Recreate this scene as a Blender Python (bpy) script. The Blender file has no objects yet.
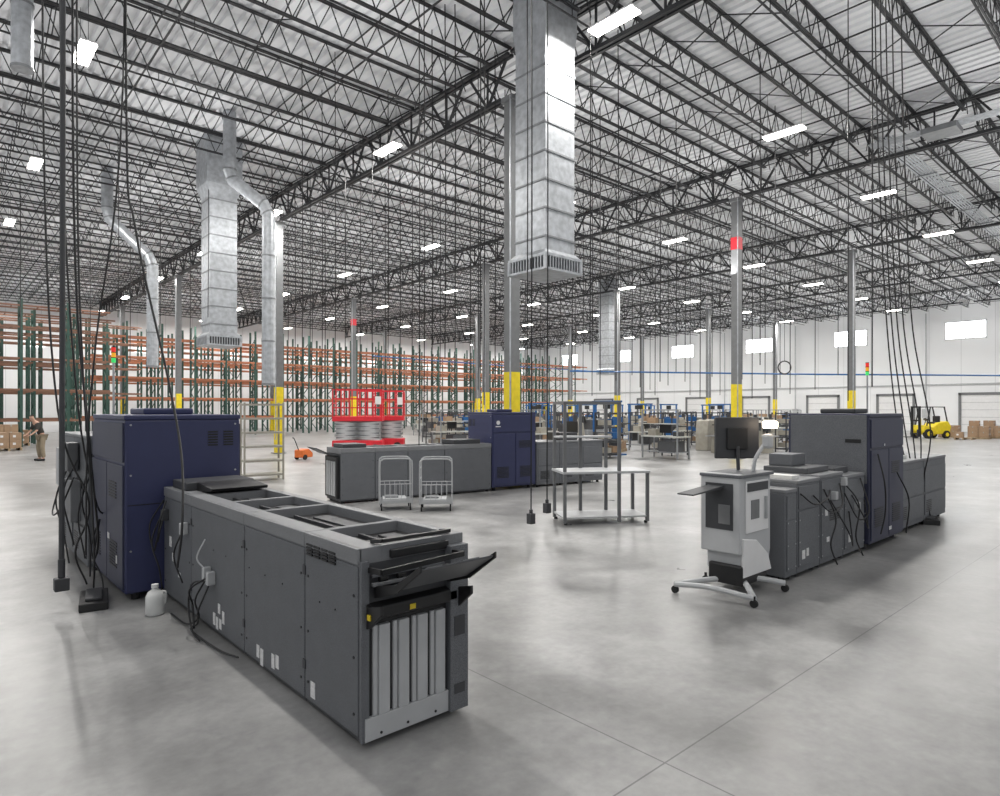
import bpy, math, random
from mathutils import Vector, Matrix
random.seed(7)
S = bpy.context.scene
COL = S.collection
H = 1.9
CY, SY = 0.669, 0.743

def W(d, lat, z=0.0):
    """surveyed position: d metres along the view bearing, lat metres across it"""
    return (CY*d + SY*lat, SY*d - CY*lat, z)

# ------------------------------------------------------------------ materials
def mk(name, col, rough=.5, metal=0., var=.10, scale=6., bump=0., bscale=60., emis=None, es=0., speck=0.):
    m = bpy.data.materials.new(name); m.use_nodes = True
    nt = m.node_tree; b = nt.nodes["Principled BSDF"]
    b.inputs["Roughness"].default_value = rough
    b.inputs["Metallic"].default_value = metal
    tc = nt.nodes.new("ShaderNodeTexCoord")
    n = nt.nodes.new("ShaderNodeTexNoise"); n.inputs["Scale"].default_value = scale
    n.inputs["Detail"].default_value = 4
    nt.links.new(tc.outputs["Object"], n.inputs["Vector"])
    r = nt.nodes.new("ShaderNodeValToRGB")
    r.color_ramp.elements[0].position = .3; r.color_ramp.elements[1].position = .7
    r.color_ramp.elements[0].color = tuple(max(0, c*(1-var)) for c in col)+(1,)
    r.color_ramp.elements[1].color = tuple(min(1, c*(1+var)) for c in col)+(1,)
    nt.links.new(n.outputs["Fac"], r.inputs["Fac"])
    out = r.outputs["Color"]
    if speck:
        n3 = nt.nodes.new("ShaderNodeTexNoise"); n3.inputs["Scale"].default_value = 220; n3.inputs["Detail"].default_value=1
        nt.links.new(tc.outputs["Object"], n3.inputs["Vector"])
        mr = nt.nodes.new("ShaderNodeMapRange"); mr.inputs["From Min"].default_value=.35; mr.inputs["From Max"].default_value=.65
        mr.inputs["To Min"].default_value=1-speck; mr.inputs["To Max"].default_value=1+speck
        nt.links.new(n3.outputs["Fac"], mr.inputs["Value"])
        vm = nt.nodes.new("ShaderNodeVectorMath"); vm.operation='SCALE'
        nt.links.new(out, vm.inputs[0]); nt.links.new(mr.outputs["Result"], vm.inputs["Scale"]); out = vm.outputs[0]
    nt.links.new(out, b.inputs["Base Color"])
    if bump:
        n2 = nt.nodes.new("ShaderNodeTexNoise"); n2.inputs["Scale"].default_value = bscale
        nt.links.new(tc.outputs["Object"], n2.inputs["Vector"])
        bp = nt.nodes.new("ShaderNodeBump"); bp.inputs["Strength"].default_value = bump
        bp.inputs["Distance"].default_value = .01
        nt.links.new(n2.outputs["Fac"], bp.inputs["Height"])
        nt.links.new(bp.outputs["Normal"], b.inputs["Normal"])
    if emis:
        b.inputs["Emission Color"].default_value = emis+(1,)
        b.inputs["Emission Strength"].default_value = es
    return m

M_black = mk("black_plastic", (.014,.014,.015), .45)
M_steelblk = mk("black_painted_steel", (.022,.023,.026), .5)
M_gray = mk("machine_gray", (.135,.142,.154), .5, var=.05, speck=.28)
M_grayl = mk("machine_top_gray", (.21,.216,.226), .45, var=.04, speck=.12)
M_dgray = mk("dark_gray_plastic", (.05,.052,.057), .5, var=.05)
M_mgray = mk("mid_gray_plastic", (.085,.088,.094), .45, var=.05)
M_navy = mk("navy_panel", (.036,.042,.110), .4, var=.05)
M_dnavy = mk("dark_slate_navy", (.036,.040,.076), .45, var=.05)
M_lgray = mk("light_gray_plastic", (.50,.51,.52), .45, var=.04)
M_rib = mk("ribbed_panel_gray", (.50,.51,.52), .4, var=.04)
M_post = mk("steel_post_gray", (.25,.26,.27), .4, var=.05)
M_tpost = mk("table_post_gray", (.17,.175,.18), .4, var=.05)
M_wire = mk("zinc_wire_gray", (.42,.43,.44), .4, var=.05)
M_white = mk("white_paint", (.8,.8,.8), .5, var=.03)
M_label = mk("white_label", (.75,.75,.75), .6, var=.15, scale=60)
M_yellow = mk("yellow_paint", (.85,.66,.02), .5)
M_yl = mk("yellow_label", (.8,.6,.03), .5)
M_red = mk("red_paint", (.65,.02,.035), .4)
M_orange = mk("orange_paint", (.40,.145,.07), .5, var=.35, scale=1)
M_orange2 = mk("orange_enamel", (.7,.16,.03), .5)
M_green = mk("green_paint", (.028,.075,.058), .5, var=.2)
M_blue = mk("blue_paint", (.02,.12,.34), .4)
M_colgray = mk("column_gray_paint", (.18,.185,.19), .5)
M_girt = mk("pale_gray_girt", (.45,.46,.47), .5)
M_galv = mk("galvanized_steel", (.47,.49,.515), .42, metal=.5, var=.2, scale=7, bump=.1, bscale=14)
M_galvd = mk("galvanized_seam", (.26,.27,.28), .45, metal=.4, var=.1)
M_chrome = mk("brushed_steel", (.45,.46,.47), .3, metal=.7)
M_card = mk("cardboard", (.36,.24,.15), .8, var=.12)
M_wood = mk("pallet_wood", (.40,.30,.19), .8, var=.25)
M_tan = mk("beige_enamel", (.36,.34,.29), .5)
M_rub = mk("rubber", (.02,.02,.02), .8)
M_screen = mk("screen_glass", (.01,.011,.014), .15)
M_lamp = mk("lamp_lens", (.9,.9,.9), .4, emis=(1,.96,.88), es=20)
M_tail = mk("small_lamp", (.9,.9,.9), .4, emis=(1,.80,.6), es=9)
M_tgreen = mk("signal_green", (.05,.6,.15), .4, emis=(.05,.7,.15), es=.6)
M_tred = mk("signal_red", (.7,.03,.02), .4, emis=(.8,.03,.02), es=.5)
M_tamb = mk("signal_amber", (.8,.35,.02), .4, emis=(.9,.4,.02), es=.5)
M_win = mk("daylight_pane", (.8,.85,.9), .3, emis=(.93,.97,1), es=6)
M_skin = mk("skin", (.55,.33,.24), .6)
M_shirt = mk("dark_shirt", (.05,.045,.04), .8)
M_pants = mk("khaki_trousers", (.28,.23,.16), .8)
M_hair = mk("brown_hair", (.05,.03,.02), .8)
M_jug = mk("milky_plastic", (.72,.73,.72), .4)
M_paper = mk("paper", (.8,.8,.78), .7)
M_brown = mk("brown_beam",(.22,.11,.07),.6)
M_pale = mk("pale_machine_enamel", (.50,.51,.48), .5)

def floor_mat():
    m = bpy.data.materials.new("polished_concrete"); m.use_nodes = True
    nt = m.node_tree; b = nt.nodes["Principled BSDF"]; L = nt.links.new
    g = nt.nodes.new("ShaderNodeNewGeometry")
    def noise(sc,de,ro,di=0):
        n=nt.nodes.new("ShaderNodeTexNoise"); n.inputs["Scale"].default_value=sc; n.inputs["Detail"].default_value=de
        n.inputs["Roughness"].default_value=ro; n.inputs["Distortion"].default_value=di
        L(g.outputs["Position"], n.inputs["Vector"]); return n
    def rng_(n,a,b_,f0=.1,f1=.9):
        r=nt.nodes.new("ShaderNodeMapRange"); r.inputs["From Min"].default_value=f0; r.inputs["From Max"].default_value=f1
        r.inputs["To Min"].default_value=a; r.inputs["To Max"].default_value=b_; L(n.outputs["Fac"], r.inputs["Value"]); return r
    n1=noise(.8,5,.55); n2=noise(14,5,.6); n3=noise(.25,3,.5); n4=noise(3.0,5,.6)
    r = nt.nodes.new("ShaderNodeValToRGB"); r.color_ramp.interpolation='EASE'
    r.color_ramp.elements[0].position=.15; r.color_ramp.elements[0].color=(.15,.149,.147,1)
    r.color_ramp.elements[1].position=.85; r.color_ramp.elements[1].color=(.42,.418,.414,1)
    L(n1.outputs["Fac"], r.inputs["Fac"])
    def mul(a,b_):
        q=nt.nodes.new("ShaderNodeMath"); q.operation='MULTIPLY'; L(a,q.inputs[0]); L(b_,q.inputs[1]); return q.outputs[0]
    mu = mul(mul(rng_(n2,.82,1.18).outputs["Result"], rng_(n3,.68,1.32).outputs["Result"]), rng_(n4,.76,1.24).outputs["Result"])
    vm = nt.nodes.new("ShaderNodeVectorMath"); vm.operation='SCALE'; L(r.outputs["Color"],vm.inputs[0]); L(mu,vm.inputs["Scale"])
    sep = nt.nodes.new("ShaderNodeSeparateXYZ"); L(g.outputs["Position"], sep.inputs[0])
    def line(ax, off, per):
        a = nt.nodes.new("ShaderNodeMath"); a.operation='ADD'; a.inputs[1].default_value=-off+per*40
        L(sep.outputs[ax], a.inputs[0])
        p = nt.nodes.new("ShaderNodeMath"); p.operation='MODULO'; p.inputs[1].default_value=per
        L(a.outputs[0], p.inputs[0])
        c = nt.nodes.new("ShaderNodeMath"); c.operation='LESS_THAN'; c.inputs[1].default_value=.010
        L(p.outputs[0], c.inputs[0]); return c
    a=line(0,2.95,6.0); c=line(1,1.95,7.5)
    mxx = nt.nodes.new("ShaderNodeMath"); mxx.operation='MAXIMUM'; L(a.outputs[0],mxx.inputs[0]); L(c.outputs[0],mxx.inputs[1])
    sc = nt.nodes.new("ShaderNodeMath"); sc.operation='MULTIPLY'; sc.inputs[1].default_value=.6; L(mxx.outputs[0],sc.inputs[0])
    m2 = nt.nodes.new("ShaderNodeMix"); m2.data_type='RGBA'
    L(sc.outputs[0], m2.inputs["Factor"]); L(vm.outputs[0], m2.inputs[6]); m2.inputs[7].default_value=(.05,.05,.05,1)
    L(m2.outputs[2], b.inputs["Base Color"])
    L(rng_(n1,.22,.44).outputs["Result"], b.inputs["Roughness"])
    b.inputs["Specular IOR Level"].default_value=.38
    return m
M_floor = floor_mat()

def panel_mat(name, col, per, ax):
    m = bpy.data.materials.new(name); m.use_nodes=True
    nt=m.node_tree; b=nt.nodes["Principled BSDF"]; L=nt.links.new
    b.inputs["Roughness"].default_value=.6
    g=nt.nodes.new("ShaderNodeNewGeometry"); sep=nt.nodes.new("ShaderNodeSeparateXYZ"); L(g.outputs["Position"],sep.inputs[0])
    p=nt.nodes.new("ShaderNodeMath"); p.operation='MODULO'; p.inputs[1].default_value=per; L(sep.outputs[ax],p.inputs[0])
    c=nt.nodes.new("ShaderNodeMath"); c.operation='LESS_THAN'; c.inputs[1].default_value=.05; L(p.outputs[0],c.inputs[0])
    n=nt.nodes.new("ShaderNodeTexNoise"); n.inputs["Scale"].default_value=.4; L(g.outputs["Position"],n.inputs["Vector"])
    r=nt.nodes.new("ShaderNodeValToRGB"); r.color_ramp.elements[0].color=tuple(x*.94 for x in col)+(1,); r.color_ramp.elements[1].color=col+(1,)
    L(n.outputs["Fac"],r.inputs["Fac"])
    mx=nt.nodes.new("ShaderNodeMix"); mx.data_type='RGBA'; L(c.outputs[0],mx.inputs["Factor"]); L(r.outputs["Color"],mx.inputs[6])
    mx.inputs[7].default_value=tuple(x*.78 for x in col)+(1,)
    L(mx.outputs[2],b.inputs["Base Color"]); return m
M_wallx = panel_mat("white_wall_panels_east", (.86,.87,.88), 2.4, 1)
M_wally = panel_mat("white_wall_panels_north", (.84,.85,.86), 2.4, 0)
M_deck = mk("painted_steel_deck", (.82,.83,.85), .85, var=.05, scale=.5)

# ------------------------------------------------------------------ builders
class MB:
    def __init__(s): s.v=[]; s.f=[]; s.m=[]
    def box(s,x0,y0,z0,x1,y1,z1,m=0):
        b=len(s.v)
        s.v += [(x0,y0,z0),(x1,y0,z0),(x1,y1,z0),(x0,y1,z0),(x0,y0,z1),(x1,y0,z1),(x1,y1,z1),(x0,y1,z1)]
        for q in ((0,3,2,1),(4,5,6,7),(0,1,5,4),(1,2,6,5),(2,3,7,6),(3,0,4,7)):
            s.f.append(tuple(b+i for i in q)); s.m.append(m)
        return s
    def cyl(s,p0,p1,r0,r1=None,n=10,m=0,cap=True):
        if r1 is None: r1=r0
        p0=Vector(p0);p1=Vector(p1); d=(p1-p0).normalized()
        u=d.orthogonal().normalized(); w=d.cross(u)
        b=len(s.v)
        for p,r in ((p0,r0),(p1,r1)):
            for i in range(n):
                a=2*math.pi*(i+.5)/n; q=p+u*(math.cos(a)*r)+w*(math.sin(a)*r); s.v.append(tuple(q))
        for i in range(n):
            j=(i+1)%n; s.f.append((b+i,b+j,b+n+j,b+n+i)); s.m.append(m)
        if cap:
            s.f.append(tuple(b+i for i in reversed(range(n)))); s.m.append(m)
            s.f.append(tuple(b+n+i for i in range(n))); s.m.append(m)
        return s
    def bar(s,p0,p1,w,h,m=0):
        p0=Vector(p0);p1=Vector(p1); d=(p1-p0).normalized()
        up=Vector((0,0,1)) if abs(d.z)<.95 else Vector((0,1,0))
        u=d.cross(up).normalized(); v=u.cross(d)
        b=len(s.v)
        for p in (p0,p1):
            for a,c in ((-1,-1),(1,-1),(1,1),(-1,1)):
                s.v.append(tuple(p+u*(a*w/2)+v*(c*h/2)))
        for q in ((0,1,2,3),(7,6,5,4),(0,4,5,1),(1,5,6,2),(2,6,7,3),(3,7,4,0)):
            s.f.append(tuple(b+i for i in q)); s.m.append(m)
        return s
    def loft(s,rings,m=0,cap=True):
        b=len(s.v); n=len(rings[0])
        for r in rings: s.v += [tuple(p) for p in r]
        for k in range(len(rings)-1):
            for i in range(n):
                j=(i+1)%n; s.f.append((b+k*n+i,b+k*n+j,b+(k+1)*n+j,b+(k+1)*n+i)); s.m.append(m)
        if cap:
            s.f.append(tuple(b+i for i in reversed(range(n)))); s.m.append(m)
            s.f.append(tuple(b+(len(rings)-1)*n+i for i in range(n))); s.m.append(m)
        return s
    def prism(s,pts,y0,y1,m=0):  # xz profile extruded along y
        return s.loft([[(x,y0,z) for x,z in pts],[(x,y1,z) for x,z in pts]],m)
    def sqring(s,cx,cy,z,hx,hy):
        return [(cx-hx,cy-hy,z),(cx+hx,cy-hy,z),(cx+hx,cy+hy,z),(cx-hx,cy+hy,z)]
    def tube(s,pts,r,n=6,sub=6,m=0,smooth=True):
        P=[Vector(p) for p in pts]; out=[]
        if smooth and len(P)>2:
            Q=[P[0]*2-P[1]]+P+[P[-1]*2-P[-2]]
            for i in range(1,len(Q)-2):
                for k in range(sub):
                    t=k/sub; a,b_,c,d=Q[i-1],Q[i],Q[i+1],Q[i+2]
                    out.append(.5*((2*b_)+(c-a)*t+(2*a-5*b_+4*c-d)*t*t+(-a+3*b_-3*c+d)*t**3))
            out.append(P[-1])
        else: out=P
        rings=[]; u=None
        for i,p in enumerate(out):
            d=(out[min(i+1,len(out)-1)]-out[max(i-1,0)])
            if d.length<1e-6: d=Vector((0,0,1))
            d.normalize()
            if u is None: u=d.orthogonal().normalized()
            else:
                u=(u-d*u.dot(d)); u=u.normalized() if u.length>1e-6 else d.orthogonal().normalized()
            w=d.cross(u)
            rings.append([p+u*(math.cos(2*math.pi*k/n)*r)+w*(math.sin(2*math.pi*k/n)*r) for k in range(n)])
        return s.loft(rings,m)
    def build(s,name,mats,parent=None,loc=(0,0,0),rz=0,bevel=0,smooth=False):
        me=bpy.data.meshes.new(name); me.from_pydata(s.v,[],s.f)
        if not isinstance(mats,(list,tuple)): mats=[mats]
        for m in mats: me.materials.append(m)
        me.polygons.foreach_set("material_index",s.m)
        if smooth: me.polygons.foreach_set("use_smooth",[True]*len(me.polygons))
        me.update()
        o=bpy.data.objects.new(name,me); COL.objects.link(o)
        o.location=loc; o.rotation_euler=(0,0,rz)
        if parent: o.parent=parent
        if bevel:
            md=o.modifiers.new("bevel",'BEVEL'); md.width=bevel; md.segments=2; md.limit_method='ANGLE'
        return o
def lab(o,label=None,cat=None,group=None,kind=None):
    if label: o["label"]=label
    if cat: o["category"]=cat
    if group: o["group"]=group
    if kind: o["kind"]=kind
    return o
def root(name,label,cat,loc=(0,0,0),rz=0,group=None):
    e=bpy.data.objects.new(name,None); e.empty_display_size=.1; COL.objects.link(e)
    e.location=loc; e.rotation_euler=(0,0,rz); return lab(e,label,cat,group)
KIDS={}
def dup(o,loc,rz=None,label=None,parent=None,skip=None):
    c=o.copy(); COL.objects.link(c)
    if parent: c.parent=parent
    else:
        c.location=loc
        if rz is not None: c.rotation_euler=(0,0,rz)
        if label: c["label"]=label
    if o.name not in KIDS: KIDS[o.name]=[x for x in bpy.data.objects if x.parent==o]
    for ch in KIDS[o.name]:
        if skip and ch.name.startswith(skip): continue
        dup(ch,None,parent=c)
    return c

# ------------------------------------------------------------------ shell
WX, WY, HC = 67.3, 66.0, 11.5
b=MB().box(-8,-8,-.2,WX+.3,WY+.3,0); lab(b.build("floor",M_floor),kind="structure",label="polished mottled grey concrete floor with saw-cut joints")
b=MB().box(WX,-8,0,WX+.3,WY+.3,HC+.3); lab(b.build("wall_east",M_wallx),kind="structure",label="white panelled warehouse wall")
b=MB().box(-8,WY,0,WX,WY+.3,HC+.3); lab(b.build("wall_north",M_wally),kind="structure",label="white panelled warehouse wall")
b=MB(); x=-8.; per=.32
prof=[]
while x<WX:
    prof += [(x,HC),(x+.18,HC),(x+.20,HC+.09),(x+.30,HC+.09)]; x+=per
for i,(px,pz) in enumerate(prof): b.v += [(px,-8,pz),(px,WY,pz)]
for i in range(len(prof)-1):
    b.f.append((2*i,2*i+1,2*i+3,2*i+2)); b.m.append(0)
lab(b.build("ceiling",M_deck),kind="structure",label="ribbed light grey steel roof deck")

for i,y in enumerate((14.1,23.4,32.6,42,51,60)):
    b=MB().box(WX-.06,y-1.45,8.15,WX-.01,y+1.45,9.6,0)
    f=MB()
    f.box(WX-.12,y-1.5,8.1,WX-.005,y+1.5,8.17); f.box(WX-.12,y-1.5,9.58,WX-.005,y+1.5,9.66)
    for yy in (-1.5,-.02,1.44): f.box(WX-.12,y+yy,8.1,WX-.005,y+yy+.06,9.66)
    w=lab(b.build("window_%d"%(i+1),M_win),kind="structure",label="high daylight window in white wall")
    f.build("window_frame",M_white,parent=w)
for i,y in enumerate((13,19.5,26,33,40,47,54)):
    b=MB().box(WX-.06,y-1.4,0,WX-.01,y+1.4,3.2,0)
    for k in range(1,5): b.box(WX-.08,y-1.4,k*.64-.015,WX-.05,y+1.4,k*.64+.015,1)
    w=lab(b.build("door_%d"%(i+1),[M_white,M_girt]),kind="structure",label="white sectional loading dock door")
    f=MB().box(WX-.14,y-1.6,0,WX-.005,y-1.4,3.4).box(WX-.14,y+1.4,0,WX-.005,y+1.6,3.4).box(WX-.14,y-1.6,3.2,WX-.005,y+1.6,3.42)
    f.build("door_frame",M_colgray,parent=w)
b=MB().box(WX-.12,-8,4.1,WX-.005,WY,4.22); lab(b.build("trim_1",M_girt),kind="structure",label="grey horizontal girt along wall")
wp=None
for y in (9.5,17.0,28.6,36.5,49.5):
    if wp is None:
        wp=lab(MB().cyl((0,0,0),(0,0,10.6),.05,n=8).box(-.2,-.25,1.2,.0,.25,2.0).build("wall_conduit",M_girt,loc=(WX-.3,y,0)),"grey vertical conduit with panel box on wall","conduit","wall conduits")
    else:
        o=wp.copy(); COL.objects.link(o); o.location=(WX-.3,y,0)

# ------------------------------------------------------------------ roof steel
CXs=[11.5,23.5,35.5,47.5,59.5]; CYs=[-2.7,12.3,27.3,42.3,57.3]
def joist_mesh(L):
    b=MB(); zt=HC-.04; zb=HC-.78; n=int(L/.6)
    for dy in (-.03,.03):
        b.box(0,dy-.02,zt-.04,L,dy+.02,zt); b.box(.7,dy-.02,zb,L-.7,dy+.02,zb+.04)
    st=L/n
    for i in range(n):
        x0=i*st;x1=x0+st/2;x2=x0+st
        if i>0: b.bar((x0,0,zt-.03),(x1,0,zb+.03),.022,.022)
        if i<n-1: b.bar((x1,0,zb+.03),(x2,0,zt-.03),.022,.022)
    b.bar((0,0,zt-.03),(.9,0,zb+.03),.04,.04); b.bar((L,0,zt-.03),(L-.9,0,zb+.03),.04,.04)
    return b
bays=[-.5]+CXs+[WX]
j12=None; jl=None
Ys=[12.3+1.5*k for k in range(-7,36)]
for y in Ys:
    for i in range(len(bays)-1):
        L=bays[i+1]-bays[i]
        if i>3 and y<4: continue
        full=abs(L-12)<.01
        src=j12 if full else jl
        if src is None:
            o=joist_mesh(L-.1).build("roof_joist",M_steelblk)
            lab(o,"black open-web steel joist spanning under the roof deck","roof joist","roof joists")
            if full: j12=o
            else: jl=o
        else:
            o=src.copy(); COL.objects.link(o)
        o.location=(bays[i]+.05,y,0)
def girder_mesh(L):
    b=MB(); zt=HC-.14; zb=HC-1.35; n=8; st=L/n
    for dx in (-.07,.07):
        b.box(dx-.04,0,zt-.08,dx+.04,L,zt); b.box(dx-.04,.3,zb,dx+.04,L-.3,zb+.09)
    for i in range(n):
        y0=i*st; b.bar((0,y0+.1,zt),(0,y0+st/2,zb+.05),.06,.06); b.bar((0,y0+st/2,zb+.05),(0,y0+st-.1,zt),.06,.06)
        b.bar((0,y0+st/2,zb),(0,y0+st/2,zt),.045,.045)
    return b
gs=None
for x in CXs:
    for y in CYs[:-1]:
        if gs is None:
            gs=lab(girder_mesh(14.9).build("roof_girder",M_steelblk),"black steel truss girder between columns","roof girder","roof girders"); o=gs
        else: o=gs.copy(); COL.objects.link(o)
        o.location=(x,y+.05,0)
    o=lab(girder_mesh(WY-57.3-.1).build("roof_girder",M_steelblk),"black steel truss girder between columns","roof girder","roof girders"); o.location=(x,57.35,0)
br=None; xb=None
for i in range(33):
    x=.2+2.0*i
    if i%2==0:
        if br is None:
            b=MB().bar((0,0,HC-.80),(0,66,HC-.80),.032,.032).bar((0,0,HC-.12),(0,66,HC-.12),.028,.028)
            br=lab(b.build("bridging_rod",M_steelblk),"thin black steel bridging rods tying joists together","bridging rod","bridging rods"); o=br
        else: o=br.copy(); COL.objects.link(o)
    else:
        if xb is None:
            b=MB()
            for y0,y1 in zip(Ys[:-1],Ys[1:]):
                b.bar((0,y0,HC-.10),(0,y1,HC-.75),.024,.024); b.bar((.02,y0,HC-.75),(.02,y1,HC-.10),.024,.024)
            xb=lab(b.build("cross_bridging",M_steelblk),"black crossed steel braces between neighbouring joists","cross bridging","cross bridging"); o=xb
        else: o=xb.copy(); COL.objects.link(o)
    o.location=(x,0,0)
sp=None
for y in [3.3+3.0*i for i in range(21)]:
    if sp is None:
        b=MB().cyl((0,0,HC-1.0),(66,0,HC-1.0),.025,n=8)
        for i in range(22): b.cyl((1.5+3*i,0,HC-1.0),(1.5+3*i,0,HC-.76),.012,n=6)
        sp=lab(b.build("sprinkler_pipe",M_steelblk),"slim dark sprinkler pipe hung below the joists","sprinkler pipe","sprinkler pipes"); o=sp
    else: o=sp.copy(); COL.objects.link(o)
    o.location=(0,y,0)

def column():
    r=root("steel_column","grey steel column with yellow-painted base","column")
    w=.15
    b=MB().box(-w,-w,2.9,w,w,HC-1.36,0)
    b.box(-w-.06,-w-.06,HC-1.5,w+.06,w+.06,HC-1.36,0)
    b.build("shaft",[M_colgray],r,bevel=.01)
    MB().box(-w-.005,-w-.005,.03,w+.005,w+.005,2.9).build("yellow_base",M_yellow,r,bevel=.01)
    MB().box(-w-.1,-w-.1,0,w+.1,w+.1,.03).build("base_plate",M_colgray,r)
    b=MB().box(-w-.008,-w-.008,8.15,w+.008,w+.008,8.62); b.build("red_band",M_red,r)
    MB().cyl((-w-.05,-w,.6),(-w-.05,-w,HC-1.4),.022,n=6).build("conduit",M_galv,r)
    return r
c0=column(); c0["group"]="steel columns"; c0["label"]="grey steel column with red band and yellow-painted base"
c0.location=(23.5,12.3,0); COLS=[(23.5,12.3)]
for x in CXs:
    for y in CYs[1:]:
        if (x>40 and y<20) or (x,y)==(23.5,12.3): continue
        COLS.append((x,y))
        if (x,y)!=(23.5,42.3): dup(c0,(x,y,0),skip="red_band",label="grey steel column with yellow-painted base")
        else: dup(c0,(x,y,0))

# ------------------------------------------------------------------ lights
def fixture():
    r=root("high_bay_light","bright rectangular high bay light on wire hangers","ceiling light",group="high bay lights")
    MB().box(-.17,-.58,.03,.17,.58,.08).box(-.08,-.3,.08,.08,.3,.13).build("housing",M_white,r,bevel=.01)
    MB().box(-.16,-.57,-.01,.16,.57,.029).build("lens",M_lamp,r)
    for yy in (-.5,.5): MB().cyl((0,yy,.08),(0,yy,1.3),.006,n=4).build("hanger_wire",M_steelblk,r)
    return r
LZ=10.1
f0=None; pts=[]
for i in range(8):
    for j in range(7): pts.append((2.7+8.1*i,8.4+8.9*j))
near_fill=[(-5.4,8.4),(-5.4,-.5),(2.7,-.5),(10.8,-.5),(18.9,-.5),(27,-.5),(-5.4,17.3)]  # unseen fixtures outside the view, added to brighten the dark foreground
for (x,y) in pts+near_fill:
    if f0 is None: f0=fixture(); f0.location=(x,y,LZ); f=f0
    else: f=dup(f0,(x,y,LZ))
ld=bpy.data.lights.new("lamp_glow",'AREA'); ld.shape='RECTANGLE'; ld.size=.26; ld.size_y=1.08; ld.energy=335; ld.color=(1,.975,.935)
ln_=bpy.data.lights.new("near_fill_lamp",'AREA'); ln_.shape='RECTANGLE'; ln_.size=.26; ln_.size_y=1.08; ln_.energy=80; ln_.color=(1,.975,.935)
lu=bpy.data.lights.new("deck_fill",'AREA'); lu.shape='RECTANGLE'; lu.size=1.2; lu.size_y=1.2; lu.energy=78; lu.color=(1,.98,.96)  # added upward fill, belongs to no fixture
for (x,y) in pts:
    o=bpy.data.objects.new("high_bay_lamp",ld); COL.objects.link(o); o.location=(x,y,LZ-.02)
for i in range(9):
    for j in range(8):
        o=bpy.data.objects.new("deck_fill_light",lu); COL.objects.link(o); o.location=(-1.35+8.1*i,3.95+8.9*j,7.2); o.rotation_euler=(math.pi,0,0)  # unseen fill lights in mid-air, added to brighten the roof deck
for (x,y) in near_fill:
    o=bpy.data.objects.new("high_bay_lamp",ln_); COL.objects.link(o); o.location=(x,y,LZ-.02)  # weak fill lamps for the added out-of-view fixtures

# ------------------------------------------------------------------ ducts
def sq_duct(cx,cy,zb,hw,dhw,tf=1.06,tz=1.2,name="supply_air_duct",label="square galvanized steel drop duct ending in a slatted grille"):
    r=root(name,label,"air duct",(cx,cy,0),group="square drop ducts")
    b=MB(); zt=HC-.03
    b.loft([b.sqring(0,0,zb+.44,hw,hw),b.sqring(0,0,zt-tz,hw,hw),b.sqring(0,0,zt-tz+.4,hw*tf,hw*tf),b.sqring(0,0,zt,hw*tf,hw*tf)])
    z=zb+.75
    while z<zt-tz:
        b.box(-hw-.02,-hw-.02,z-.02,hw+.02,hw+.02,z+.02,1); z+=.62
    b.build("duct_shaft",[M_galv,M_galvd],r)
    s=MB()
    s.loft([s.sqring(0,0,zb+.36,dhw,dhw),s.sqring(0,0,zb+.46,hw+.02,hw+.02)])
    s.build("duct_collar",M_galv,r)
    d=MB().box(-dhw-.02,-dhw-.02,zb+.30,dhw+.02,dhw+.02,zb+.36).box(-dhw-.02,-dhw-.02,zb,dhw+.02,dhw+.02,zb+.05)
    for sx in (-1,1):
        for sy in (-1,1): d.box(sx*dhw-.03,sy*dhw-.03,zb,sx*dhw+.03,sy*dhw+.03,zb+.31)
    d.box(-dhw+.05,-dhw+.05,zb+.02,dhw-.05,dhw-.05,zb+.3,1)
    n=13
    for i in range(n):
        t=-dhw+(i+.5)*2*dhw/n
        for s_ in (-1,1):
            d.box(t-.014,s_*dhw-.02,zb+.05,t+.014,s_*dhw+.01,zb+.30,0)
            d.box(s_*dhw-.02,t-.014,zb+.05,s_*dhw+.01,t+.014,zb+.30,0)
    d.build("diffuser_grille",[M_galv,M_dgray,M_galvd],r)
    return r
sq_duct(10.42,10.05,4.93,.47,.57,1.09,1.5)
sq_duct(7.75,23.55,4.15,.46,.56,1.3,2.1)
sq_duct(37.3,29.55,4.5,.47,.56)
def round_duct(pts,r,label):
    ro=root("round_air_duct",label,"air duct",group="round drop ducts")
    s=MB().tube(pts,r,n=16,smooth=False)
    P=[Vector(p) for p in pts]
    for a,c in zip(P[:-1],P[1:]):
        n=max(1,int((c-a).length/1.2)); d=(c-a).normalized()
        for i in range(1,n+1):
            q=a+(c-a)*(i/n)-d*.03; s.cyl(q-d*.025,q+d*.025,r*1.08,n=16,m=1)
    s.build("duct_pipe",[M_galv,M_galvd],ro)
d=20.5
round_duct([W(d,-8.7,HC-.03),W(d,-8.7,9.6),W(d,-8.6,9.3),W(d,-7.6,8.5),W(d,-7.45,8.2),W(d,-7.45,2.7)],.2,"round galvanized pipe duct with offset elbow beside column")
d=25.3
round_duct([W(d,-15.6,HC-.03),W(d,-15.6,9.9),W(d,-15.5,9.5),W(d,-13.95,8.0),W(d,-13.8,7.6),W(d,-13.8,3.6)],.21,"round galvanized pipe duct with offset elbow")
round_duct([W(13,-9.75,HC-.03),W(13,-9.75,8.84)],.19,"short round galvanized duct stub under the roof")
ro=root("conduit_rack","bundle of galvanized conduits on strut hangers","conduit rack",(0,0,0))
b=MB()
for i in range(6): b.cyl((22.5,6.6+i*.1,HC-1.0),(60,6.6+i*.1,HC-1.0),.028,n=6)
b.build("conduit",M_galv,ro)
for i in range(12):
    x=24+i*3; b=MB().box(x-.02,6.5,HC-1.07,x+.02,7.2,HC-1.03)
    b.build("strut_hanger",M_galvd,ro)
ro=root("conduit_rack","slim galvanized conduits strapped under the joists","conduit rack",(0,0,0))
b=MB()
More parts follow.
